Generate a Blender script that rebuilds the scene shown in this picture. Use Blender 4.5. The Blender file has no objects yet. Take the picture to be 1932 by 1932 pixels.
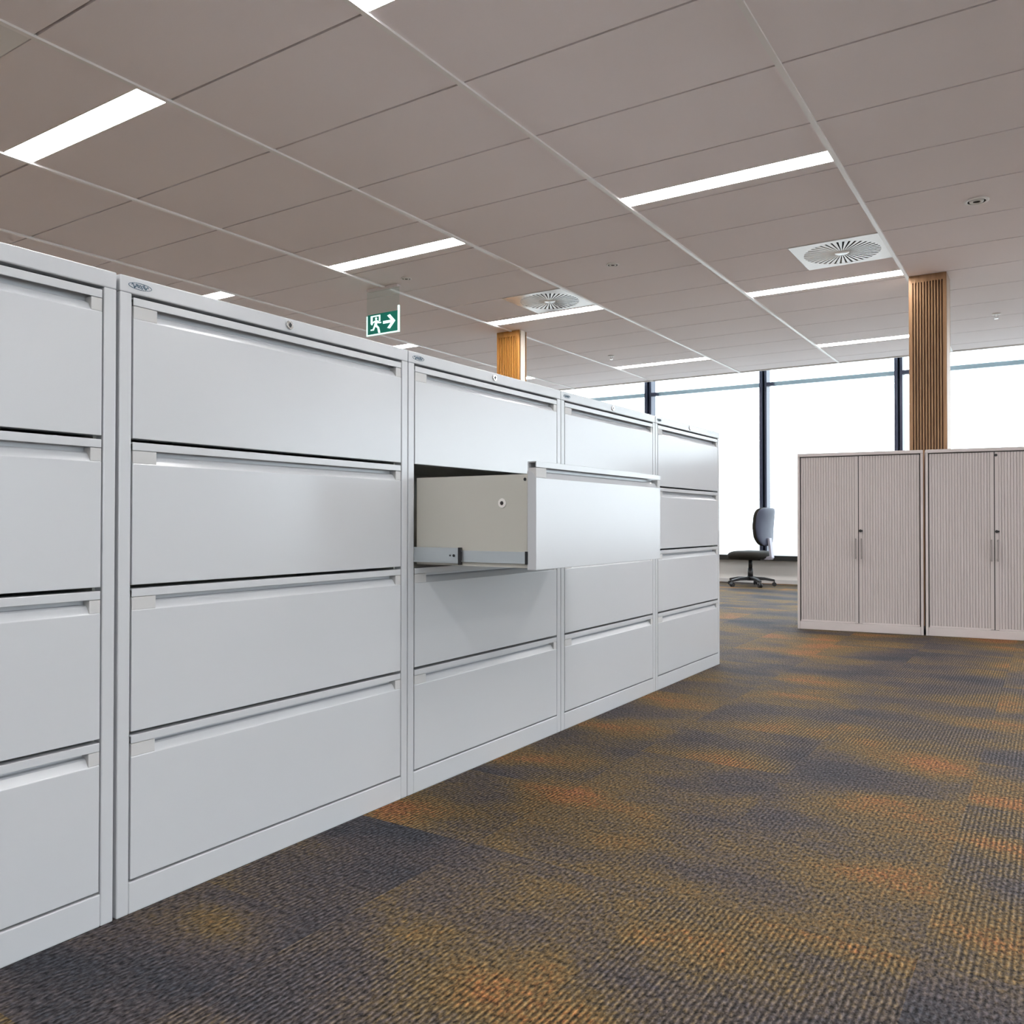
import bpy, bmesh, math, random
from mathutils import Vector, Matrix
random.seed(7)
S = bpy.context.scene
C = S.collection
PI = math.pi

# ------------------------------------------------------------------ camera
f_px, yaw, pitch, roll = 1572.2, 0.5776, 0.0113, 0.0008
CX, CZ = 1.585, 0.8015
fw = Vector((-math.sin(yaw), math.cos(yaw), 0)); rt = Vector((math.cos(yaw), math.sin(yaw), 0)); up = Vector((0, 0, 1))
fw2 = fw*math.cos(pitch) + up*math.sin(pitch); up2 = up*math.cos(pitch) - fw*math.sin(pitch)
rt3 = rt*math.cos(roll) + up2*math.sin(roll); up3 = up2*math.cos(roll) - rt*math.sin(roll)
cam = bpy.data.objects.new('camera', bpy.data.cameras.new('camera')); C.objects.link(cam)
cam.data.sensor_width = 36; cam.data.lens = 36*f_px/1932
cam.data.clip_start = 0.05; cam.data.clip_end = 300
cam.matrix_world = Matrix(((rt3.x, up3.x, -fw2.x, CX), (rt3.y, up3.y, -fw2.y, 0), (rt3.z, up3.z, -fw2.z, CZ), (0, 0, 0, 1)))
S.camera = cam

# ------------------------------------------------------------------ world, exposure
WORLD = 5.3
LAMP = 44.0
w = bpy.data.worlds.new('overcast_sky'); S.world = w; w.use_nodes = True
nt = w.node_tree; bg = nt.nodes['Background']
bg.inputs[0].default_value = (0.86, 0.93, 1.0, 1); bg.inputs[1].default_value = WORLD
S.view_settings.view_transform = 'Standard'; S.view_settings.look = 'None'
S.view_settings.gamma = 1; S.view_settings.exposure = 0.16; S.view_settings.use_curve_mapping = False

# room constants
CH = 2.708            # ceiling height
X0, X1, Y0, Y1 = -8.4, 11.6, -5.0, 10.9
YE = 10.45            # ceiling edge before the glazing
GX, GY = -0.569, 3.5  # ceiling grid origin
ZW = 3.45             # top of glazing

# portals: only guide sampling of the daylight through the glazing
for px in (-5.2, 1.4, 8.0):  # window wall
    l = bpy.data.lights.new('window_portal', 'AREA'); l.shape = 'RECTANGLE'; l.size = 6.7; l.size_y = 3.0
    l.cycles.is_portal = True
    o = bpy.data.objects.new('window_portal', l); C.objects.link(o)
    o.location = (px, Y1-0.12, 1.9); o.rotation_euler = (-PI/2, 0, 0)

l = bpy.data.lights.new('added_side_window_portal', 'AREA'); l.shape = 'RECTANGLE'; l.size = 9.9; l.size_y = 2.1; l.cycles.is_portal = True  # portal for the unseen side window added as fill light
o = bpy.data.objects.new('added_side_window_portal', l); C.objects.link(o)
o.location = (X1-0.05, 0.55, 1.55); o.rotation_euler = (0, PI/2, 0); o.rotation_euler = (PI/2, 0, PI/2)

# ------------------------------------------------------------------ materials
def mat(name, col, rough=0.5, metal=0.0, spec=0.5, emit=None, es=0, bump=None, var=None):
    m = bpy.data.materials.new(name); m.use_nodes = True
    n = m.node_tree.nodes; L = m.node_tree.links; b = n['Principled BSDF']
    b.inputs['Base Color'].default_value = (*col, 1); b.inputs['Roughness'].default_value = rough
    b.inputs['Metallic'].default_value = metal; b.inputs['Specular IOR Level'].default_value = spec
    if emit: b.inputs['Emission Color'].default_value = (*emit, 1); b.inputs['Emission Strength'].default_value = es
    if bump or var:
        tc = n.new('ShaderNodeTexCoord')
    if bump:
        sc, st, di = bump
        no = n.new('ShaderNodeTexNoise'); no.inputs['Scale'].default_value = sc; no.inputs['Detail'].default_value = 3
        bp = n.new('ShaderNodeBump'); bp.inputs['Strength'].default_value = st; bp.inputs['Distance'].default_value = di
        L.new(tc.outputs['Object'], no.inputs['Vector']); L.new(no.outputs['Fac'], bp.inputs['Height']); L.new(bp.outputs['Normal'], b.inputs['Normal'])
    if var:
        sc, amt = var
        no = n.new('ShaderNodeTexNoise'); no.inputs['Scale'].default_value = sc; no.inputs['Detail'].default_value = 4
        mr = n.new('ShaderNodeMapRange'); mr.inputs['To Min'].default_value = 1-amt; mr.inputs['To Max'].default_value = 1+amt
        mx = n.new('ShaderNodeVectorMath'); mx.operation = 'SCALE'; mx.inputs[0].default_value = col
        L.new(tc.outputs['Object'], no.inputs['Vector']); L.new(no.outputs['Fac'], mr.inputs['Value']); L.new(mr.outputs[0], mx.inputs['Scale'])
        L.new(mx.outputs[0], b.inputs['Base Color'])
    return m

M_paint = mat('grey_white_powdercoat', (0.54, 0.557, 0.582), 0.22, 0, 0.65, bump=(500, 0.03, 0.0004))
M_cap = mat('grey_plastic_cap', (0.52, 0.52, 0.52), 0.5)
M_inner = mat('cabinet_interior_paint', (0.50, 0.49, 0.44), 0.5)
M_box = mat('drawer_side_paint', (0.52, 0.51, 0.46), 0.45)
M_zinc = mat('zinc_steel', (0.62, 0.66, 0.68), 0.3, 0.9)
M_black = mat('black_plastic', (0.012, 0.012, 0.014), 0.45)
M_chrome = mat('chrome', (0.75, 0.75, 0.75), 0.15, 1.0)
M_badge = mat('badge_ink', (0.10, 0.17, 0.23), 0.4)
M_tamb = mat('tambour_shell', (0.56, 0.505, 0.495), 0.45, bump=(300, 0.03, 0.0004))
M_tambs = mat('tambour_shutter', (0.515, 0.465, 0.455), 0.5)
M_handle = mat('brushed_handle', (0.30, 0.27, 0.26), 0.35, 0.3)
M_wall = mat('wall_paint', (0.82, 0.81, 0.80), 0.8, bump=(60, 0.05, 0.002))
M_low = mat('low_wall_panel', (0.72, 0.71, 0.69), 0.35, var=(3, 0.08))
M_dark = mat('dark_sill_metal', (0.012, 0.013, 0.012), 0.5)
M_mull = mat('mullion_metal', (0.035, 0.042, 0.075), 0.4, 0.3)
M_trans = mat('transom_aluminium', (0.30, 0.40, 0.46), 0.4, 0.3)
M_plate = mat('vent_plate_enamel', (0.92, 0.90, 0.88), 0.2, 0, 0.9)
M_white = mat('white_metal', (0.84, 0.81, 0.78), 0.45)
M_diff = mat('diffuser_vane', (0.80, 0.78, 0.75), 0.45)
M_void = mat('duct_void', (0.025, 0.02, 0.02), 0.8)
M_lamp = mat('lamp_diffuser', (0.9, 0.9, 0.9), 0.5, emit=(1.0, 0.985, 0.98), es=LAMP)
M_tile = mat('ceiling_tile', (0.91, 0.845, 0.85), 0.85, 0, 0.3, bump=(150, 0.15, 0.002), var=(1.3, 0.03))
M_gap = mat('ceiling_joint', (0.05, 0.035, 0.03), 0.9)
M_tbar = mat('ceiling_tee_bar', (0.88, 0.85, 0.83), 0.3, 0, 0.8)
M_blue = mat('chair_shell', (0.055, 0.062, 0.10), 0.45)
M_seat = mat('seat_fabric', (0.014, 0.012, 0.008), 0.9, bump=(400, 0.3, 0.002))
M_grey = mat('chair_upright', (0.42, 0.42, 0.50), 0.4)
M_green = mat('exit_green', (0.0, 0.065, 0.045), 0.6, 0, 0.2, emit=(0.0, 0.10, 0.07), es=0.4)
M_sign = mat('exit_white', (0.65, 0.85, 0.80), 0.4, emit=(0.60, 1.0, 0.88), es=0.55)
M_hous = mat('sign_housing', (0.72, 0.66, 0.65), 0.6)
M_pave = mat('outdoor_paving', (0.42, 0.41, 0.40), 0.9, var=(0.5, 0.1))

def glass_mat(name, tint, refl):
    m = bpy.data.materials.new(name); m.use_nodes = True
    n = m.node_tree.nodes; L = m.node_tree.links; n.clear()
    out = n.new('ShaderNodeOutputMaterial'); mix = n.new('ShaderNodeMixShader')
    tr = n.new('ShaderNodeBsdfTransparent'); tr.inputs[0].default_value = (*tint, 1)
    gl = n.new('ShaderNodeBsdfGlossy'); gl.inputs['Roughness'].default_value = 0.02
    mix.inputs[0].default_value = refl
    L.new(tr.outputs[0], mix.inputs[1]); L.new(gl.outputs[0], mix.inputs[2]); L.new(mix.outputs[0], out.inputs[0])
    return m
M_glass = glass_mat('window_glass', (0.95, 0.98, 0.98), 0.05)
M_acr = glass_mat('sign_acrylic', (0.93, 0.965, 0.955), 0.02)

def wood_mat(name, c1, c2):
    m = bpy.data.materials.new(name); m.use_nodes = True
    n = m.node_tree.nodes; L = m.node_tree.links; b = n['Principled BSDF']
    tc = n.new('ShaderNodeTexCoord'); mp = n.new('ShaderNodeMapping'); mp.inputs['Scale'].default_value = (30, 30, 1.6)
    no = n.new('ShaderNodeTexNoise'); no.inputs['Scale'].default_value = 2; no.inputs['Detail'].default_value = 6
    cr = n.new('ShaderNodeValToRGB'); cr.color_ramp.elements[0].position = 0.3; cr.color_ramp.elements[1].position = 0.75
    cr.color_ramp.elements[0].color = (*c1, 1); cr.color_ramp.elements[1].color = (*c2, 1)
    L.new(tc.outputs['Object'], mp.inputs[0]); L.new(mp.outputs[0], no.inputs['Vector']); L.new(no.outputs['Fac'], cr.inputs[0]); L.new(cr.outputs[0], b.inputs['Base Color'])
    b.inputs['Roughness'].default_value = 0.5
    return m
M_wood = wood_mat('timber_batten', (0.22, 0.115, 0.052), (0.36, 0.205, 0.10))
M_wood2 = wood_mat('orange_lit_timber_batten', (0.32, 0.13, 0.022), (0.46, 0.21, 0.045))  # same timber as the brown column, its orange lighting put into the colour
M_side = mat('cream_column_side', (0.78, 0.68, 0.58), 0.5)
M_side2 = mat('grey_brown_column_side', (0.42, 0.33, 0.26), 0.5)
M_woodb = wood_mat('timber_backing', (0.11, 0.045, 0.016), (0.17, 0.075, 0.03))

def carpet_mat():
    m = bpy.data.materials.new('carpet_tiles'); m.use_nodes = True
    n = m.node_tree.nodes; L = m.node_tree.links; b = n['Principled BSDF']
    def N(t, **k):
        x = n.new(t)
        for a, v in k.items(): setattr(x, a, v)
        return x
    def vm(op, a, bb):
        x = N('ShaderNodeVectorMath', operation=op); L.new(a, x.inputs[0])
        if isinstance(bb, tuple): x.inputs[1].default_value = bb
        else: L.new(bb, x.inputs[1])
        return x.outputs[0]
    def ma(op, a, bb=0.5, cc=None, clamp=False):
        x = N('ShaderNodeMath', operation=op, use_clamp=clamp)
        for i, v in enumerate((a, bb, cc)):
            if v is None: continue
            if isinstance(v, (int, float)): x.inputs[i].default_value = v
            else: L.new(v, x.inputs[i])
        return x.outputs[0]
    tc = N('ShaderNodeTexCoord'); P = tc.outputs['Object']
    cell = vm('FLOOR', vm('DIVIDE', vm('ADD', P, (20.13, 20.31, 0)), (0.5, 0.5, 1)), (0, 0, 0))
    wn = N('ShaderNodeTexWhiteNoise', noise_dimensions='2D'); L.new(cell, wn.inputs['Vector'])
    sepc = N('ShaderNodeSeparateColor'); L.new(wn.outputs['Color'], sepc.inputs[0])
    # soft colour drift inside the tiles, each tile its own offset
    off = vm('MULTIPLY', wn.outputs['Color'], (37.0, 53.0, 11.0))
    p2 = vm('ADD', vm('MULTIPLY', P, (1.3, 2.3, 1.0)), off)
    n1 = N('ShaderNodeTexNoise'); n1.inputs['Scale'].default_value = 1.0; n1.inputs['Detail'].default_value = 4; L.new(p2, n1.inputs['Vector'])
    n2 = N('ShaderNodeTexNoise'); n2.inputs['Scale'].default_value = 1.15; n2.inputs['Detail'].default_value = 4
    L.new(vm('MULTIPLY', P, (1.5, 2.3, 1.0)), n2.inputs['Vector'])
    t = ma('ADD', ma('MULTIPLY', n1.outputs['Fac'], 0.75), ma('MULTIPLY', n2.outputs['Fac'], 0.95))
    t = ma('ADD', t, ma('MULTIPLY', sepc.outputs[0], 0.10))
    yn = N('ShaderNodeTexNoise'); yn.inputs['Scale'].default_value = 1; yn.inputs['Detail'].default_value = 1
    L.new(vm('MULTIPLY', P, (110.0, 60.0, 1.0)), yn.inputs['Vector'])
    t = ma('ADD', t, ma('MULTIPLY', yn.outputs['Fac'], 0.30))
    t = ma('SUBTRACT', t, 0.525)
    cr = N('ShaderNodeValToRGB'); e = cr.color_ramp.elements
    cols = [(0.27, (0.033, 0.034, 0.041)), (0.41, (0.056, 0.048, 0.050)), (0.51, (0.078, 0.061, 0.048)), (0.59, (0.106, 0.075, 0.037)), (0.66, (0.132, 0.082, 0.033)), (0.75, (0.205, 0.090, 0.033)), (0.88, (0.165, 0.060, 0.040))]
    e[0].position = cols[0][0]; e[0].color = (*cols[0][1], 1); e[1].position = cols[-1][0]; e[1].color = (*cols[-1][1], 1)
    for p, c in cols[1:-1]:
        x = e.new(p); x.color = (*c, 1)
    L.new(t, cr.inputs[0])
    # yarn ribs along the room, some tiles strongly ribbed, plus a salt and pepper loop texture
    sep = N('ShaderNodeSeparateXYZ'); L.new(P, sep.inputs[0])
    rib = ma('SINE', ma('MULTIPLY', sep.outputs['X'], 2*PI/0.0115), 0)
    loop = N('ShaderNodeTexNoise'); loop.inputs['Scale'].default_value = 1; loop.inputs['Detail'].default_value = 2
    L.new(vm('MULTIPLY', P, (150.0, 75.0, 1.0)), loop.inputs['Vector'])
    ribamt = ma('MULTIPLY_ADD', sepc.outputs[1], 0.45, 0.12)
    v = ma('MULTIPLY_ADD', rib, ribamt, 1.0)
    lp = N('ShaderNodeMapRange'); lp.inputs['From Min'].default_value = 0.3; lp.inputs['From Max'].default_value = 0.7
    lp.inputs['To Min'].default_value = 0.15; lp.inputs['To Max'].default_value = 1.9; L.new(loop.outputs['Fac'], lp.inputs['Value'])
    v = ma('MULTIPLY', v, lp.outputs[0])
    sc = N('ShaderNodeVectorMath', operation='SCALE'); L.new(cr.outputs[0], sc.inputs[0]); L.new(v, sc.inputs['Scale'])
    L.new(sc.outputs[0], b.inputs['Base Color'])
    b.inputs['Roughness'].default_value = 0.75; b.inputs['Specular IOR Level'].default_value = 0.12
    bp = N('ShaderNodeBump'); bp.inputs['Strength'].default_value = 0.5; bp.inputs['Distance'].default_value = 0.003
    L.new(v, bp.inputs['Height']); L.new(bp.outputs[0], b.inputs['Normal'])
    return m
M_carpet = carpet_mat()

# ------------------------------------------------------------------ helpers
def box(bm, x0, x1, y0, y1, z0, z1, mi=0):
    vs = [bm.verts.new(p) for p in ((x0, y0, z0), (x1, y0, z0), (x1, y1, z0), (x0, y1, z0), (x0, y0, z1), (x1, y0, z1), (x1, y1, z1), (x0, y1, z1))]
    for q in ((3, 2, 1, 0), (4, 5, 6, 7), (0, 1, 5, 4), (1, 2, 6, 5), (2, 3, 7, 6), (3, 0, 4, 7)):
        f = bm.faces.new([vs[i] for i in q]); f.material_index = mi
    return vs

def prism(bm, pts, axis, a, b, mi=0):
    """closed outline extruded along an axis; pts are the two other coordinates in order"""
    def P(p, t):
        return {'x': (t, p[0], p[1]), 'y': (p[0], t, p[1]), 'z': (p[0], p[1], t)}[axis]
    A = [bm.verts.new(P(p, a)) for p in pts]; B = [bm.verts.new(P(p, b)) for p in pts]
    k = len(pts); fs = []
    for i in range(k):
        j = (i+1) % k
        fs.append(bm.faces.new((A[i], A[j], B[j], B[i])))
    fs.append(bm.faces.new(A[::-1])); fs.append(bm.faces.new(B))
    for f in fs: f.material_index = mi
    bmesh.ops.recalc_face_normals(bm, faces=fs)
    return fs

def cyl(bm, p0, p1, r0, r1=None, n=20, mi=0):
    r1 = r0 if r1 is None else r1
    p0 = Vector(p0); p1 = Vector(p1); d = (p1-p0).normalized()
    a = d.orthogonal().normalized(); b = d.cross(a)
    A = []; B = []
    for i in range(n):
        t = 2*PI*i/n; u = a*math.cos(t)+b*math.sin(t)
        A.append(bm.verts.new(p0+u*r0)); B.append(bm.verts.new(p1+u*r1))
    for i in range(n):
        j = (i+1) % n
        f = bm.faces.new((A[i], A[j], B[j], B[i])); f.material_index = mi; f.smooth = True
    f = bm.faces.new(A[::-1]); f.material_index = mi
    f = bm.faces.new(B); f.material_index = mi

def tube(bm, pts, r, n=10):
    for i in range(len(pts)-1): cyl(bm, pts[i], pts[i+1], r, n=n)
    for p in pts[1:-1]: bmesh.ops.create_uvsphere(bm, u_segments=n, v_segments=6, radius=r, matrix=Matrix.Translation(p))

def lathe(bm, prof, n=40, centre=(0, 0, 0), mi=0):
    """prof: (radius, z)"""
    rings = []
    for r, z in prof:
        rings.append([bm.verts.new((centre[0]+r*math.cos(2*PI*i/n), centre[1]+r*math.sin(2*PI*i/n), centre[2]+z)) for i in range(n)])
    for a, b in zip(rings, rings[1:]):
        for i in range(n):
            j = (i+1) % n
            f = bm.faces.new((a[i], a[j], b[j], b[i])); f.smooth = True; f.material_index = mi
    return rings

def obj(name, bm, m, parent=None, bevel=0, seg=2, smooth=False):
    me = bpy.data.meshes.new(name); bm.normal_update(); bm.to_mesh(me); bm.free()
    for x in (m if isinstance(m, (list, tuple)) else [m]): me.materials.append(x)
    o = bpy.data.objects.new(name, me); C.objects.link(o)
    if parent: o.parent = parent
    if smooth:
        for p in me.polygons: p.use_smooth = True
    if bevel:
        b = o.modifiers.new('bevel', 'BEVEL'); b.width = bevel; b.segments = seg; b.limit_method = 'ANGLE'; b.angle_limit = math.radians(40)
        b.harden_normals = False
    return o

def thing(name, label, cat, loc=(0, 0, 0), rz=0, group=None):
    o = bpy.data.objects.new(name, None); C.objects.link(o); o.empty_display_size = 0.1
    o.location = loc; o.rotation_euler = (0, 0, rz); o['label'] = label; o['category'] = cat
    if group: o['group'] = group
    return o

def tag(o, label, cat, group=None):
    o['label'] = label; o['category'] = cat
    if group: o['group'] = group
    return o

def struct(name, bm, m, **k):
    o = obj(name, bm, m, **k); o['kind'] = 'structure'; return o

def copy_tree(o, parent=None):
    c = o.copy(); C.objects.link(c)
    if parent: c.parent = parent
    for ch in list(o.children): copy_tree(ch, c)
    return c

def dup(o, loc, label, rz=None):
    c = copy_tree(o); c.location = loc; c['label'] = label
    if rz is not None: c.rotation_euler = (0, 0, rz)
    return c

# ------------------------------------------------------------------ the room
bm = bmesh.new(); box(bm, X0, X1, Y0, Y1, -0.1, 0); struct('floor', bm, M_carpet)
bm = bmesh.new(); box(bm, X0-0.2, X0, Y0, Y1+0.2, 0, 3.7); struct('wall_left', bm, M_wall)
bm = bmesh.new(); WA, WB, WZ0, WZ1 = -4.4, 5.5, 0.45, 2.65       # unseen window opening, added for soft side light on the cabinets
box(bm, X1, X1+0.2, WB, Y1+0.2, 0, 3.7); box(bm, X1, X1+0.2, Y0, WA, 0, 3.7); box(bm, X1, X1+0.2, WA, WB, 0, WZ0); box(bm, X1, X1+0.2, WA, WB, WZ1, 3.7)
struct('wall_right', bm, M_wall)
bm = bmesh.new()
for k in range(6):
    y = WA+(WB-WA)*k/5; box(bm, X1+0.02, X1+0.12, max(y-0.03, WA), min(y+0.03, WB), WZ0, WZ1)
box(bm, X1+0.02, X1+0.12, WA+0.03, WB-0.03, WZ0, WZ0+0.05); box(bm, X1+0.02, X1+0.12, WA+0.03, WB-0.03, WZ1-0.05, WZ1)
struct('trim_added_side_window', bm, M_mull)  # frame of the added side window
bm = bmesh.new(); box(bm, X0, X1, Y0-0.2, Y0, 0, 3.7); struct('wall_rear', bm, M_wall)
# window wall: low panelled wall, lintel
bm = bmesh.new(); box(bm, X0, X1, Y1, Y1+0.2, 0, 0.30); struct('wall_window', bm, M_low)
bm = bmesh.new(); box(bm, X0, X1, Y1, Y1+0.2, ZW, 3.7); struct('wall_lintel', bm, M_wall)
bm = bmesh.new(); box(bm, X0, X1, Y1-0.012, Y1, 0, 0.05); struct('baseboard_window', bm, M_cap)
bm = bmesh.new(); box(bm, X0, X1, Y1-0.12, Y1+0.05, 0.30, 0.365); struct('trim_sill', bm, M_dark, bevel=0.004)
bm = bmesh.new(); box(bm, X0, X1, YE, Y1+0.2, ZW+0.02, ZW+0.1); struct('ceiling_window_slot', bm, M_white)
bm = bmesh.new(); box(bm, X0, X1, YE, YE+0.03, CH-0.012, ZW+0.02); struct('trim_ceiling_edge', bm, M_white)
bm = bmesh.new(); box(bm, -60, 60, Y1+0.3, 90, -0.3, -0.2); box(bm, X1+0.3, 60, -60, Y1+0.3, -0.3, -0.2); struct('ground_outside', bm, M_pave)

bm = bmesh.new(); box(bm, X1+0.06, X1+0.07, WA+0.03, WB-0.03, WZ0+0.05, WZ1-0.05); struct('window_15', bm, M_glass)  # glass of the unseen side window added to light the cabinets
# mullions, panes, transom
MX = [0.033+1.605*k for k in range(-5, 8)]
for i, x in enumerate(MX):
    bm = bmesh.new()
    box(bm, x-0.042, x-0.006, Y1-0.14, Y1+0.06, 0.365, ZW)
    box(bm, x+0.012, x+0.042, Y1-0.10, Y1+0.06, 0.365, ZW)
    box(bm, x-0.006, x+0.012, Y1-0.02, Y1+0.04, 0.365, ZW)
    box(bm, x+0.04, x+0.125, Y1-0.10, Y1-0.03, 2.555, 2.60)
    struct('trim_%d' % (i+1), bm, M_mull, bevel=0.003)
edges = [X0]+MX+[X1]
for i in range(len(edges)-1):
    a, b = edges[i]+0.03, edges[i+1]-0.03
    bm = bmesh.new(); box(bm, a, b, Y1+0.01, Y1+0.02, 0.365, ZW)
    g = struct('window_%d' % (i+1), bm, M_glass)
    bm = bmesh.new(); box(bm, a, b, Y1-0.035, Y1+0.005, 2.56, 2.61)
    obj('transom', bm, M_trans, g)

# ceiling: tiles with open joints, tee bars, cut-outs for lamps and air diffusers
LW = 0.155
LX = [GX+2.4*k for k in range(-3, 5)]                  # west end of each lamp (1.2 long)
LY = [-2.65, -0.25, 2.15, 4.45, 6.87, 9.30]
lamps = [(x, y) for x in LX for y in LY]
lamps = [(x, (6.54 if (abs(x-(GX-2.4)) < 0.01 and y == 6.87) else y)) for x, y in lamps]
fans = [(GX+0.6+2.4*k, 5.9) for k in (-1, 0, 1, 2)]
fans += [(x, y-4.8) for x, y in fans]
bm = bmesh.new()
g = 0.006
i0 = int(math.floor((X0-GX)/1.2)); i1 = int(math.ceil((X1-GX)/1.2))
j0 = int(math.floor((Y0-GY)/0.6)); j1 = int(math.ceil((YE-GY)/0.6))
for i in range(i0, i1):
    for j in range(j0, j1):
        a, b = max(GX+1.2*i, X0), min(GX+1.2*(i+1), X1); c, d = max(GY+0.6*j, Y0), min(GY+0.6*(j+1), YE)
        if b-a < 0.02 or d-c < 0.02: continue
        rects = [(a+0.008, b-0.008, c+g, d-g)]
        for lx, ly in lamps:
            if abs(lx-a) < 0.02 and c-0.01 <= ly < d-0.05:
                rects = [(a+0.008, b-0.008, c+g, ly), (a+0.008, b-0.008, ly+LW, d-g)]
        for fx, fy in fans:
            if abs(fx-0.6-a) < 0.02 and abs(fy-c) < 0.02:
                rects = [(a+0.008, fx-0.002, c+g, d-g)]
        for r in rects:
            if r[3]-r[2] > 0.01: box(bm, r[0], r[1], r[2], r[3], CH, CH+0.018)
struct('ceiling', bm, M_tile)
bm = bmesh.new(); box(bm, X0, X1, Y0, YE, CH+0.06, CH+0.1); struct('ceiling_void', bm, M_gap)
k = 0
for i in range(i0, i1+1):
    x = GX+1.2*i
    if not X0 < x < X1: continue
    bm = bmesh.new(); hw = 0.012
    box(bm, x-hw, x+hw, Y0, YE, CH-0.010, CH+0.002); box(bm, x-0.002, x+0.002, Y0, YE, CH+0.002, CH+0.05)
    k += 1; struct('trim_%d' % (len(MX)+k), bm, M_tbar)
# dark joint strips between the rows of tiles
bm = bmesh.new()
for j in range(j0, j1+1):
    y = GY+0.6*j
    if Y0 < y < YE: box(bm, X0, X1, y-0.012, y+0.012, CH+0.0185, CH+0.022)
struct('ceiling_joints', bm, M_gap)

# ------------------------------------------------------------------ lateral filing cabinets
CW, CD, CHT = 0.9, 0.46, 1.3035
ZL = [1.266, 0.968, 0.667, 0.367, 0.066]

def drawer_panel(ztop, zbot, y0=0.0315, y1=0.8685, capl=0.055, capr=0.023):
    t = 0.028; zt, zb = ztop-0.004, zbot+0.0035
    bm = bmesh.new()
    # whole front as one outline with the finger recess, then solid ends beside it
    prof = [(-t, zb), (0, zb), (0, zt-0.045), (-0.0015, zt-0.0435), (-0.011, zt-0.030), (-0.015, zt-0.027), (-0.024, zt-0.026), (-0.024, zt-0.004), (-0.003, zt-0.004), (-0.003, zt-0.0165), (0, zt-0.017), (0, zt), (-t, zt)]
    prism(bm, prof, 'y', y0, y1)
    return bm

def drawer_box(ztop, zbot):
    bm = bmesh.new(); d = 0.42; a, b = 0.040, 0.860; z0, z1 = zbot+0.008, ztop-0.040
    box(bm, -d, -0.028, a, a+0.003, z0, z1); box(bm, -d, -0.028, b-0.003, b, z0, z1)
    box(bm, -d, -d+0.003, a, b, z0, z1); box(bm, -d, -0.028, a, b, z0, z0+0.003)
    box(bm, -0.034, -0.028, a, b, z0, z1+0.01)
    # rolled top edges and stiffened front corner
    box(bm, -d, -0.028, a, a+0.010, z1-0.002, z1+0.002); box(bm, -d, -0.028, b-0.010, b, z1-0.002, z1+0.002)
    box(bm, -0.055, -0.028, a-0.0015, a, z0, z1)
    return bm

def make_cabinet(label):
    t = thing('filing_cabinet', label, 'filing cabinet', (0, 0, 0), 0, 'lateral filing cabinets standing in a row')
    bm = bmesh.new(); s = 0.028
    for a, b in ((0.0015, s), (CW-s, CW-0.0015)):
        box(bm, -0.03, 0, a, b, 0, CHT-0.0345)
    for a, b in ((0.0015, 0.012), (CW-0.012, CW-0.0015)):
        box(bm, -CD, -0.03, a, b, 0, CHT-0.0345)
    box(bm, -CD, 0, 0.0015, CW-0.0015, CHT-0.0345, CHT)
    box(bm, -0.03, 0, s, CW-s, 0, ZL[4]-0.0015)
    obj('body', bm, M_paint, t, bevel=0.0025)
    bm = bmesh.new(); box(bm, -CD+0.001, -CD+0.006, 0.012, CW-0.012, 0.005, 1.26); box(bm, -CD+0.006, -0.03, 0.012, CW-0.012, 0.04, 0.05)
    for z in ZL[1:4]:
        box(bm, -CD+0.006, -0.026, 0.012, 0.034, z-0.006, z+0.006); box(bm, -CD+0.006, -0.026, CW-0.034, CW-0.012, z-0.006, z+0.006)
    obj('inner_frame', bm, M_inner, t)
    for i in range(4):
        zt, zb = ZL[i], ZL[i+1]
        d = obj('drawer', drawer_panel(zt, zb), M_paint, t, bevel=0.0012)
        for a, b in ((0.032, 0.086), (0.846, 0.8685)):
            bm = bmesh.new(); box(bm, -0.0238, -0.0006, a, b, zt-0.0478, zt-0.0215); obj('end_cap', bm, M_cap, d, bevel=0.001)
        obj('drawer_box', drawer_box(zt, zb), M_box, d)
    # lock barrel in the top rail
    bm = bmesh.new(); c = (0, 0.447, 1.2865)
    cyl(bm, (0.0, c[1], c[2]), (0.004, c[1], c[2]), 0.0115, 0.010, 28)
    lk = obj('lock', bm, M_chrome, t)
    bm = bmesh.new(); box(bm, 0.004, 0.0046, c[1]-0.0015, c[1]+0.0015, c[2]-0.006, c[2]+0.006); cyl(bm, (0.0038, c[1], c[2]), (0.0044, c[1], c[2]), 0.0045, n=16)
    obj('keyhole', bm, M_black, lk)
    # oval maker's badge with loops of script
    bm = bmesh.new(); y0, z0 = 0.046, 1.2865
    pts = [Vector((0.0006, y0+0.026*math.cos(a), z0+0.0066*math.sin(a))) for a in [2*PI*i/32 for i in range(33)]]
    tube(bm, pts, 0.0006, 6)
    scr = [Vector((0.0006, y0-0.019+0.038*u, z0+0.0038*math.sin(u*PI*9)+0.001*math.cos(u*17))) for u in [i/48 for i in range(49)]]
    tube(bm, scr, 0.0007, 6)
    scr = [Vector((0.0006, y0-0.017+0.034*u, z0+0.0030*math.cos(u*PI*6))) for u in [i/40 for i in range(41)]]
    tube(bm, scr, 0.0006, 6)
    obj('badge', bm, M_badge, t)
    return t

YC = 0.075
cab = make_cabinet('grey white four drawer filing cabinet nearest the camera, cut off by the left edge')
cab.location = (0, YC-0.004, 0)
dup(cab, (0, YC+0.9, 0), 'large grey white filing cabinet directly left of the one with the pulled out drawer')
cab_open = dup(cab, (0, YC+1.8, 0), 'grey white filing cabinet with its second drawer pulled open')
dup(cab, (0, YC+2.7, 0), 'grey white filing cabinet partly hidden behind the pulled out drawer front')
dup(cab, (0, YC+3.6, 0), 'farthest grey white filing cabinet, at the end of the row nearest the windows')
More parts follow.
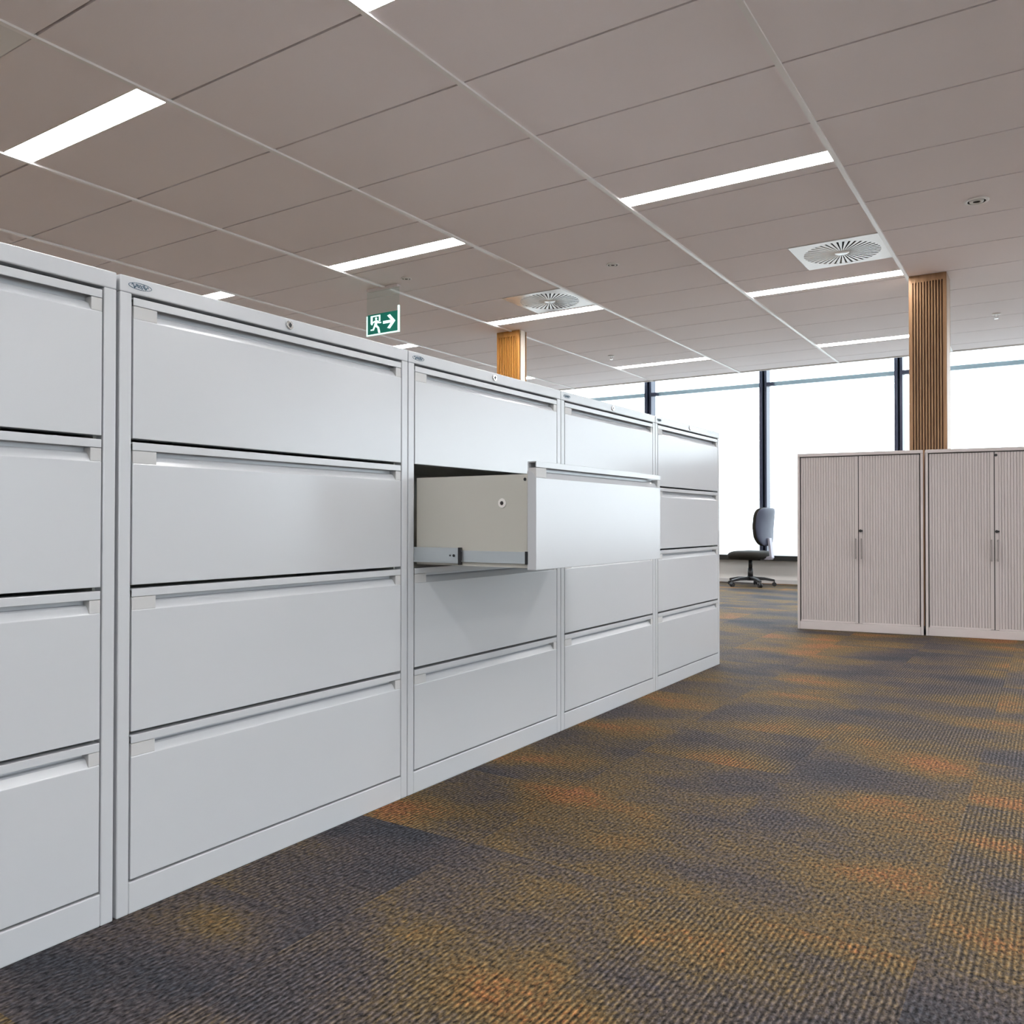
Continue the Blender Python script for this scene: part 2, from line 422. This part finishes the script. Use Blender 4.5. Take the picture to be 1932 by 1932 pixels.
# pull the second drawer of the third cabinet
dr = sorted([c for c in cab_open.children if c.name.startswith('drawer')], key=lambda o: -sum(v.co.z for v in o.data.vertices)/len(o.data.vertices))[1]
dr.location = (0.42, 0, 0)
dr['label'] = 'pulled out drawer with beige side and steel runner'
zt, zb = ZL[1], ZL[2]
yS = 0.040
bm = bmesh.new(); box(bm, -0.42, -0.255, yS-0.012, yS-0.0055, zb+0.019, zb+0.055)
box(bm, -0.42, -0.255, yS-0.014, yS-0.0055, zb+0.055, zb+0.059); box(bm, -0.42, -0.255, yS-0.014, yS-0.0055, zb+0.015, zb+0.019); box(bm, -0.42, -0.26, yS-0.0135, yS-0.0119, zb+0.030, zb+0.041)
obj('outer_runner', bm, M_zinc, dr)
bm = bmesh.new(); box(bm, -0.42, -0.03, yS-0.0055, yS-0.0015, zb+0.023, zb+0.048)
box(bm, -0.42, -0.03, yS-0.0075, yS-0.0015, zb+0.048, zb+0.0515); box(bm, -0.42, -0.03, yS-0.0075, yS-0.0015, zb+0.0195, zb+0.023)
obj('inner_runner', bm, M_zinc, dr)
bm = bmesh.new(); box(bm, -0.036, -0.026, yS-0.0085, yS-0.004, zb+0.018, zb+0.053); obj('runner_stop', bm, M_black, dr)
bm = bmesh.new(); box(bm, -0.257, -0.250, yS-0.0145, yS-0.004, zb+0.011, zb+0.060)
cyl(bm, (-0.272, yS-0.0125, zb+0.037), (-0.272, yS-0.0155, zb+0.037), 0.004, n=12); cyl(bm, (-0.285, yS-0.0125, zb+0.037), (-0.285, yS-0.0155, zb+0.037), 0.0025, n=12)
obj('runner_stop', bm, M_black, dr)
bm = bmesh.new(); cyl(bm, (-0.115, yS, 0.852), (-0.115, yS-0.003, 0.852), 0.0135, 0.0125, 28); ro = obj('rivet_boss', bm, M_white, dr)
bm = bmesh.new(); cyl(bm, (-0.115, yS-0.003, 0.852), (-0.115, yS-0.0035, 0.852), 0.0055, n=20); obj('boss_hole', bm, M_void, ro)
bm = bmesh.new(); cyl(bm, (-0.040, yS-0.0015, zt-0.052), (-0.040, yS-0.0025, zt-0.052), 0.0045, n=16); obj('corner_hole', bm, M_black, dr)

# ------------------------------------------------------------------ tambour door cupboards
TW, TD, TH = 0.849, 0.45, 1.31
def make_tambour(label):
    t = thing('tambour_cupboard', label, 'cupboard', group='tambour door cupboards side by side')
    bm = bmesh.new(); s = 0.018
    box(bm, 0.001, s, 0, TD, 0, TH-0.024); box(bm, TW-s, TW-0.001, 0, TD, 0, TH-0.024)
    box(bm, 0.001, TW-0.001, 0, TD, TH-0.024, TH); box(bm, s, TW-s, TD-0.012, TD, 0, TH-0.024)
    box(bm, s, TW-s, 0.004, TD-0.012, 0, 0.058)
    obj('body', bm, M_tamb, t, bevel=0.0025)
    mid = TW/2+0.0
    for sgn in (-1, 1):
        a, b = (s+0.006, mid-0.003) if sgn < 0 else (mid+0.003, TW-s-0.006)
        bm = bmesh.new(); n = 21; lead = 0.022
        ra, rb = (a, b-lead) if sgn < 0 else (a+lead, b)
        w_ = (rb-ra)/n; pts = []
        for i in range(n):
            x = ra+i*w_
            pts += [(x, 0.020), (x+w_*0.10, 0.0145), (x+w_*0.5, 0.0125), (x+w_*0.90, 0.0145)]
        pts += [(rb, 0.020), (rb, 0.026), (ra, 0.026)]
        prism(bm, pts, 'z', 0.066, TH-0.030)
        la, lb = (b-lead, b) if sgn < 0 else (a, a+lead)
        box(bm, la, lb, 0.010, 0.028, 0.062, TH-0.030)
        sh = obj('tambour_shutter', bm, M_tambs, t)
        bm = bmesh.new(); box(bm, ra, rb, 0.0085, 0.0265, 0.0585, 0.070); obj('bottom_rail', bm, M_tamb, sh, bevel=0.002)
        bm = bmesh.new(); hx = mid+sgn*0.019
        box(bm, hx-0.004, hx+0.004, -0.016, -0.009, 0.53, 0.68)
        box(bm, hx-0.004, hx+0.004, -0.009, 0.0095, 0.535, 0.545); box(bm, hx-0.004, hx+0.004, -0.009, 0.0095, 0.665, 0.675)
        obj('handle', bm, M_handle, sh, bevel=0.002)
    bm = bmesh.new(); lx = mid+0.013
    cyl(bm, (lx, 0.0098, 0.735), (lx, 0.002, 0.735), 0.010, n=20); box(bm, lx-0.002, lx+0.016, -0.006, 0.002, 0.729, 0.741)
    obj('lock', bm, M_black, t)
    # dark slots where the shutters disappear into the frame
    bm = bmesh.new(); box(bm, s+0.0005, s+0.0055, 0.016, 0.03, 0.06, TH-0.03); box(bm, TW-s-0.0055, TW-s-0.0005, 0.016, 0.03, 0.06, TH-0.03)
    box(bm, s+0.001, TW-s-0.001, 0.018, 0.03, TH-0.0295, TH-0.0245); box(bm, mid-0.0028, mid+0.0028, 0.014, 0.03, 0.06, TH-0.03)
    obj('shutter_slot', bm, M_dark, t)
    return t
TR = math.radians(7.5)
tl = Vector((-0.036, 6.405, 0)); td = Vector((math.cos(TR), math.sin(TR), 0))
ta = make_tambour('pinkish grey tambour door cupboard at the left of the pair, in front of the window'); ta.location = tl; ta.rotation_euler = (0, 0, TR)
tb = dup(ta, tl+td*(TW+0.012)+Vector((0, 0, 0.0)), 'right hand pinkish grey tambour door cupboard, cut off by the right edge', TR)
bm = bmesh.new(); lx = TW/2+0.010; cyl(bm, (lx, 0.0098, TH-0.052), (lx, 0.001, TH-0.052), 0.009, n=20); obj('shutter_catch', bm, M_black, tb)

# ------------------------------------------------------------------ timber batten columns
def make_column(label, x, y, w_, d_, wood, back, side):
    t = thing('timber_column', label, 'column', (x, y, 0), 0, 'slatted timber columns')
    bm = bmesh.new(); box(bm, 0.006, w_-0.006, 0.022, d_-0.022, 0, CH); obj('core', bm, back, t)
    for a, b in ((0, 0.006), (w_-0.006, w_)):
        bm = bmesh.new(); box(bm, a, b, 0.012, d_-0.012, 0, CH); obj('side_panel', bm, side, t)
    n = 10
    for a, b in ((0, 0.022), (d_-0.022, d_)):
        bm = bmesh.new()
        for p, q in ((0, 0.026), (w_-0.026, w_)): box(bm, p, q, a, b, 0, CH-0.055)
        for i in range(n):
            c = 0.030+(w_-0.060)*(i+0.5)/n
            box(bm, c-0.0052, c+0.0052, a, b, 0, CH-0.055)
        obj('battens', bm, wood, t)
        bm = bmesh.new(); box(bm, 0, w_, a, b, CH-0.055, CH-0.001); obj('top_band', bm, wood, t)
    return t
make_column('brown slatted timber column rising behind the tambour cupboards', 0.640, 7.10, 0.262, 0.26, M_wood, M_woodb, M_side2)
make_column('orange slatted timber column rising behind the row of filing cabinets', -3.135, 6.96, 0.27, 0.13, M_wood2, M_woodb, M_side)

# ------------------------------------------------------------------ ceiling strip lamps
def make_lamp(label):
    t = thing('ceiling_light', label, 'ceiling light', group='recessed strip lights in the ceiling')
    bm = bmesh.new(); L_, e = 1.2, 0.010
    box(bm, e, L_-e, 0, 0.006, -0.001, 0.05); box(bm, e, L_-e, LW-0.006, LW, -0.001, 0.05)
    box(bm, e, e+0.006, 0.006, LW-0.006, -0.001, 0.05); box(bm, L_-e-0.006, L_-e, 0.006, LW-0.006, -0.001, 0.05)
    box(bm, e, L_-e, 0, LW, 0.05, 0.055)
    obj('frame', bm, M_white, t)
    bm = bmesh.new(); box(bm, e+0.006, L_-e-0.006, 0.006, LW-0.006, 0.003, 0.010)
    obj('diffuser', bm, M_lamp, t)
    return t
lab = {(3, 3): 'strip light cut off by the top of the photo, upper right of centre',
       (2, 3): 'strip light in the ceiling right above the green exit sign',
       (3, 4): 'strip light between the swirl vent and the brown timber column',
       (2, 4): 'strip light touching the swirl vent over the orange timber column',
       (3, 5): 'strip light nearest the windows, left of the brown timber column',
       (2, 5): 'short looking strip light nearest the windows, above the fourth filing cabinet',
       (1, 3): 'tip of a strip light peeking over the second cabinet, left of the exit sign',
       (1, 4): 'tip of a strip light peeking over the cabinets, right under the exit sign',
       (1, 5): 'tip of a strip light peeking over the third cabinet beside the orange column'}
rown = ['far behind the camera', 'just behind the camera', 'in front of the camera', 'over the cabinets', 'over the tambour cupboards', 'nearest the windows']
coln = ['leftmost column', 'second column from the left', 'third column from the left', 'middle column', 'fifth column from the left', 'third column from the right', 'second column from the right', 'rightmost column']
first = None
for n_, (x, y) in enumerate(lamps):
    i, j = divmod(n_, len(LY))
    l_ = lab.get((i, j), 'recessed strip light %s, %s of lights' % (rown[j], coln[i]))
    if first is None: first = make_lamp(l_); first.location = (x, y, CH)
    else: dup(first, (x, y, CH), l_)

# ------------------------------------------------------------------ swirl air diffusers
def make_fan(label):
    t = thing('swirl_vent', label, 'air vent', group='square swirl air vents in the ceiling')
    R = 0.255; n = 64
    bm = bmesh.new(); h = 0.2975
    for zz in (0.0,):
        ci = []; sq = []
        for i in range(n):
            a = 2*PI*i/n; cx, cy = math.cos(a), math.sin(a); m_ = h/max(abs(cx), abs(cy))
            ci.append((R*cx, R*cy)); sq.append((m_*cx, m_*cy))
        top = [[bm.verts.new((p[0], p[1], z)) for p in r] for r, z in ((sq, 0.012), (sq, -0.004), (ci, -0.004), (ci, 0.03))]
        for a_, b_ in zip(top, top[1:]):
            for i in range(n):
                j = (i+1) % n; bm.faces.new((a_[i], a_[j], b_[j], b_[i]))
    bmesh.ops.recalc_face_normals(bm, faces=bm.faces)
    obj('face_plate', bm, M_plate, t)
    bm = bmesh.new()
    lathe(bm, [(0.0001, 0.045), (R+0.004, 0.045), (R+0.004, 0.025)], 48); obj('duct', bm, M_void, t)
    bm = bmesh.new(); K = 40
    for k_ in range(K):
        a = 2*PI*k_/K; u = Vector((math.cos(a), math.sin(a), 0)); v = Vector((-math.sin(a), math.cos(a), 0))
        pr = []
        for r in (0.045, R+0.001):
            w_ = 2*PI*r/K*0.31
            pr.append([u*r+v*(-w_)+Vector((0, 0, -0.004)), u*r+v*(w_)+Vector((0, 0, -0.0025)), u*r+v*(w_)+Vector((0, 0, -0.0005)), u*r+v*(-w_)+Vector((0, 0, -0.002))])
        A = [bm.verts.new(p) for p in pr[0]]; B = [bm.verts.new(p) for p in pr[1]]
        for q in range(4): bm.faces.new((A[q], A[(q+1) % 4], B[(q+1) % 4], B[q]))
        bm.faces.new(A[::-1]); bm.faces.new(B)
    bmesh.ops.recalc_face_normals(bm, faces=bm.faces)
    obj('vanes', bm, M_plate, t)
    bm = bmesh.new(); lathe(bm, [(0.0001, -0.006), (0.045, -0.006), (0.052, -0.002), (0.052, 0.01)], 32); obj('hub', bm, M_plate, t)
    return t
first = None
vn = ['leftmost', 'second from the left', 'second from the right', 'rightmost']
for n_, (x, y) in enumerate(fans):
    k = n_ % 4
    if y > 5:
        l_ = {0: 'square swirl vent above the orange timber column', 1: 'square swirl vent at the upper left of the brown timber column'}.get(k, 'square swirl vent over the tambour cupboards, %s of four vents' % vn[k])
    else:
        l_ = 'square swirl vent near the camera, %s of four vents' % vn[k]
    loc = (x+0.3, y+0.3, CH)
    if first is None: first = make_fan(l_); first.location = loc
    else: dup(first, loc, l_)

# ------------------------------------------------------------------ small round ceiling devices
def make_detector(label, r=0.062, grp='small round smoke detectors on the ceiling'):
    t = thing('smoke_detector', label, 'smoke detector', group=grp)
    bm = bmesh.new(); lathe(bm, [(0.0001, 0), (r, 0), (r, -0.004), (r*0.9, -0.007), (r*0.74, -0.007), (r*0.70, -0.0005), (r*0.6, -0.0005)], 36); obj('base', bm, M_white, t)
    bm = bmesh.new(); lathe(bm, [(r*0.6, -0.001), (r*0.56, -0.010), (r*0.44, -0.012), (r*0.30, -0.008)], 32); obj('cover', bm, M_diff, t)
    bm = bmesh.new(); lathe(bm, [(r*0.735, -0.0065), (r*0.70, -0.0012), (r*0.60, -0.0012), (r*0.585, -0.004)], 36); obj('shadow_groove', bm, M_void, t)  # dark ring put in as the shade between the white rings
    bm = bmesh.new(); lathe(bm, [(r*0.30, -0.007), (r*0.2, -0.006), (0.0001, -0.006)], 24); obj('centre_opening', bm, M_void, t)
    return t
d0 = make_detector('largest round ceiling detector, in the upper right corner', 0.066); d0.location = (1.205, 5.63, CH)
dup(d0, (-1.155, 5.57, CH), 'small round detector between the two swirl vents').scale = (0.72, 0.72, 0.72)
dup(d0, (-2.672, 5.01, CH), 'small round detector right above the exit sign').scale = (0.62, 0.62, 0.62)
def make_sprinkler(label):
    t = thing('sprinkler_head', label, 'sprinkler', group='little sprinkler heads on the ceiling')
    bm = bmesh.new(); lathe(bm, [(0.0001, -0.001), (0.038, -0.001), (0.036, -0.006), (0.014, -0.008), (0.0001, -0.008)], 28); obj('rosette', bm, M_white, t)
    bm = bmesh.new()
    for s_ in (-1, 1): tube(bm, [Vector((s_*0.010, 0, -0.008)), Vector((s_*0.015, 0, -0.026)), Vector((0, 0, -0.044))], 0.0025, 8)
    obj('yoke', bm, M_chrome, t)
    bm = bmesh.new(); cyl(bm, (0, 0, -0.044), (0, 0, -0.047), 0.017, n=20); obj('deflector', bm, M_chrome, t)
    return t
s0 = make_sprinkler('tiny sprinkler head at the left end of the far strip light over the fourth cabinet'); s0.location = (-2.677, 8.63, CH)
dup(s0, (1.144, 8.80, CH), 'tiny sprinkler head in the ceiling right of the brown timber column')

# ------------------------------------------------------------------ exit sign
t = thing('exit_sign', 'green running man exit sign with white arrow hanging from the ceiling', 'exit sign', (0, 5.10, 0))
EX0, EX1, EZ0, EZ1 = -3.170, -2.824, 2.326, 2.500
EXS = dict(x0=EX0, x1=EX1, z0=EZ0, z1=EZ1)
bm = bmesh.new(); box(bm, EX0+0.01, EX1-0.004, -0.022, 0.022, CH-0.018, CH); obj('housing', bm, M_hous, t, bevel=0.003)
bm = bmesh.new(); box(bm, EX0, EX1, -0.003, 0.003, EZ0, CH-0.018); obj('acrylic_panel', bm, M_acr, t)
bm = bmesh.new(); box(bm, EX0+0.012, EX1-0.012, -0.0045, -0.0031, EZ0+0.012, EZ1); gp = obj('green_face', bm, M_green, t)
bm = bmesh.new(); e = 0.010
box(bm, EX0-0.002, EX0+e, -0.006, 0.006, EZ0, EZ1-0.01); box(bm, EX1-e, EX1+0.003, -0.006, 0.006, EZ0, EZ1+0.04); box(bm, EX0+e, EX1-e, -0.006, 0.006, EZ0, EZ0+e)
obj('lit_edge', bm, M_sign, t)
W_, H_ = EX1-EX0-0.024, EZ1-EZ0-0.012
def face_poly(bm, pts):
    prism(bm, [(EX0+0.012+p[0]*W_, EZ0+0.012+p[1]*H_) for p in pts], 'y', -0.0054, -0.0046)
bm = bmesh.new()
face_poly(bm, [(0.52, 0.44), (0.78, 0.44), (0.66, 0.20), (0.75, 0.15), (0.93, 0.51), (0.75, 0.87), (0.66, 0.82), (0.78, 0.58), (0.52, 0.58)])
obj('arrow', bm, M_sign, gp)
bm = bmesh.new()   # door opening with a figure running through it
face_poly(bm, [(0.10, 0.52), (0.17, 0.52), (0.17, 0.86), (0.38, 0.86), (0.38, 0.60), (0.43, 0.60), (0.43, 0.93), (0.10, 0.93)])
cyl(bm, (EX0+0.012+0.285*W_, -0.0054, EZ0+0.012+0.76*H_), (EX0+0.012+0.285*W_, -0.0046, EZ0+0.012+0.76*H_), 0.0115, n=18)
face_poly(bm, [(0.22, 0.66), (0.30, 0.69), (0.345, 0.66), (0.40, 0.56), (0.46, 0.56), (0.46, 0.50), (0.37, 0.50), (0.335, 0.55), (0.315, 0.44), (0.39, 0.30), (0.43, 0.02), (0.36, 0.02), (0.33, 0.27), (0.26, 0.36), (0.21, 0.18), (0.10, 0.18), (0.10, 0.25), (0.17, 0.25), (0.22, 0.44), (0.245, 0.58), (0.19, 0.56), (0.16, 0.46), (0.11, 0.48), (0.15, 0.60)])
obj('running_figure', bm, M_sign, gp)

# ------------------------------------------------------------------ swivel chair by the window
t = thing('office_chair', 'dark swivel office chair with blue grey back beside the window', 'office chair', (-1.60, 10.33, 0), math.radians(77))
# local: +y is where the sitter faces
def rounded(bm, fn, nu, nv):
    g_ = [[bm.verts.new(fn(i/nu, j/nv)) for j in range(nv+1)] for i in range(nu+1)]
    for i in range(nu):
        for j in range(nv):
            f = bm.faces.new((g_[i][j], g_[i+1][j], g_[i+1][j+1], g_[i][j+1])); f.smooth = True
def cushion(w_, d_, h_, top, taper=0.0, n=24, m_=12, pw=4.0, curve=0.0):
    """superellipsoid pad: w across x, d across y, h across z"""
    bm = bmesh.new()
    def sg(v, p): return math.copysign(abs(v)**p, v)
    rows = []
    for j in range(m_+1):
        ph = -PI/2+PI*j/m_; cp, sp = sg(math.cos(ph), 0.5), sg(math.sin(ph), 0.7)
        rows.append([bm.verts.new((w_/2*cp*sg(math.cos(2*PI*i/n), 2/pw), d_/2*cp*sg(math.sin(2*PI*i/n), 2/pw), h_/2*sp)) for i in range(n)])
    for a, b in zip(rows, rows[1:]):
        for i in range(n):
            f = bm.faces.new((a[i], a[(i+1) % n], b[(i+1) % n], b[i])); f.smooth = True
    bmesh.ops.remove_doubles(bm, verts=bm.verts, dist=1e-5)
    for v in bm.verts:
        v.co.z += curve*(v.co.x/(w_/2))**2 + top
    return bm
bm = cushion(0.48, 0.48, 0.11, 0.385, curve=0.008)
for v in bm.verts:
    if v.co.y > 0.1: v.co.z -= 0.9*(v.co.y-0.1)**2*1.6
obj('seat', bm, M_seat, t)
bm = bmesh.new(); box(bm, -0.11, 0.11, -0.20, 0.13, 0.325, 0.358); obj('mechanism', bm, M_black, t, bevel=0.01)
bm = bmesh.new(); cyl(bm, (0, 0, 0.11), (0, 0, 0.22), 0.032); cyl(bm, (0, 0, 0.22), (0, 0, 0.33), 0.024); obj('gas_column', bm, M_black, t)
# back: padded front and hard shell behind
def back(w_, th, z0, z1, yoff, front):
    bm = bmesh.new(); zc, hh = (z0+z1)/2, (z1-z0)/2; n, m_ = 28, 10
    rows = []
    for j in range(m_+1):
        ph = -PI/2+PI*j/m_; cp = abs(math.cos(ph))**0.35; sp = math.copysign(abs(math.sin(ph))**0.8, math.sin(ph))
        row = []
        for i in range(n):
            a = 2*PI*i/n; ca, sa = math.cos(a), math.sin(a)
            x = w_/2*cp*math.copysign(abs(ca)**0.42, ca); z = hh*cp*math.copysign(abs(sa)**0.42, sa)
            if z < 0: x *= 1-0.34*(-z/hh)**2
            y = th/2*sp + yoff + 0.035*(x/(w_/2))**2 - 0.012*(z/hh) + 0.02*(1-(z/hh)**2)
            row.append(bm.verts.new((x, y, zc+z)))
        rows.append(row)
    for a, b in zip(rows, rows[1:]):
        for i in range(n):
            f = bm.faces.new((a[i], a[(i+1) % n], b[(i+1) % n], b[i])); f.smooth = True
    bmesh.ops.remove_doubles(bm, verts=bm.verts, dist=1e-5); bmesh.ops.recalc_face_normals(bm, faces=bm.faces)
    return bm
bk = obj('backrest', back(0.43, 0.07, 0.50, 0.975, -0.215, True), M_seat, t)
obj('back_shell', back(0.43, 0.035, 0.505, 0.972, -0.250, False), M_blue, bk)
bm = bmesh.new()
pts = [(-0.19, 0.335), (-0.29, 0.335), (-0.31, 0.36), (-0.275, 0.60), (-0.245, 0.60), (-0.275, 0.38), (-0.19, 0.36)]
prism(bm, pts, 'x', -0.03, 0.03); obj('back_upright', bm, M_grey, t, bevel=0.004)
bm = bmesh.new(); lathe(bm, [(0.0001, 0.125), (0.04, 0.125), (0.045, 0.10), (0.045, 0.07), (0.0001, 0.07)], 20); obj('base_hub', bm, M_black, t)
for k in range(5):
    a = 2*PI*k/5+0.30; u = Vector((math.cos(a), math.sin(a), 0)); v = Vector((-u.y, u.x, 0))
    bm = bmesh.new()
    A = []
    for r, z, h_, ww in ((0.03, 0.095, 0.044, 0.026), (0.17, 0.092, 0.034, 0.022), (0.29, 0.072, 0.026, 0.018)):
        A.append([bm.verts.new(u*r+v*s_*ww+Vector((0, 0, z+q*h_/2))) for s_, q in ((-1, -1), (1, -1), (1, 1), (-1, 1))])
    for p_, q_ in zip(A, A[1:]):
        for i in range(4): bm.faces.new((p_[i], p_[(i+1) % 4], q_[(i+1) % 4], q_[i]))
    bm.faces.new(A[0][::-1]); bm.faces.new(A[-1]); bmesh.ops.recalc_face_normals(bm, faces=bm.faces)
    leg = obj('base_arm', bm, M_black, t, bevel=0.004)
    c = u*0.285+Vector((0, 0, 0.0255)); bm = bmesh.new()
    for s_ in (-1, 1): cyl(bm, c+v*s_*0.005, c+v*s_*0.022, 0.0255, n=20)
    cyl(bm, c, c+Vector((0, 0, 0.045)), 0.008, n=12); obj('castor', bm, M_black, leg)
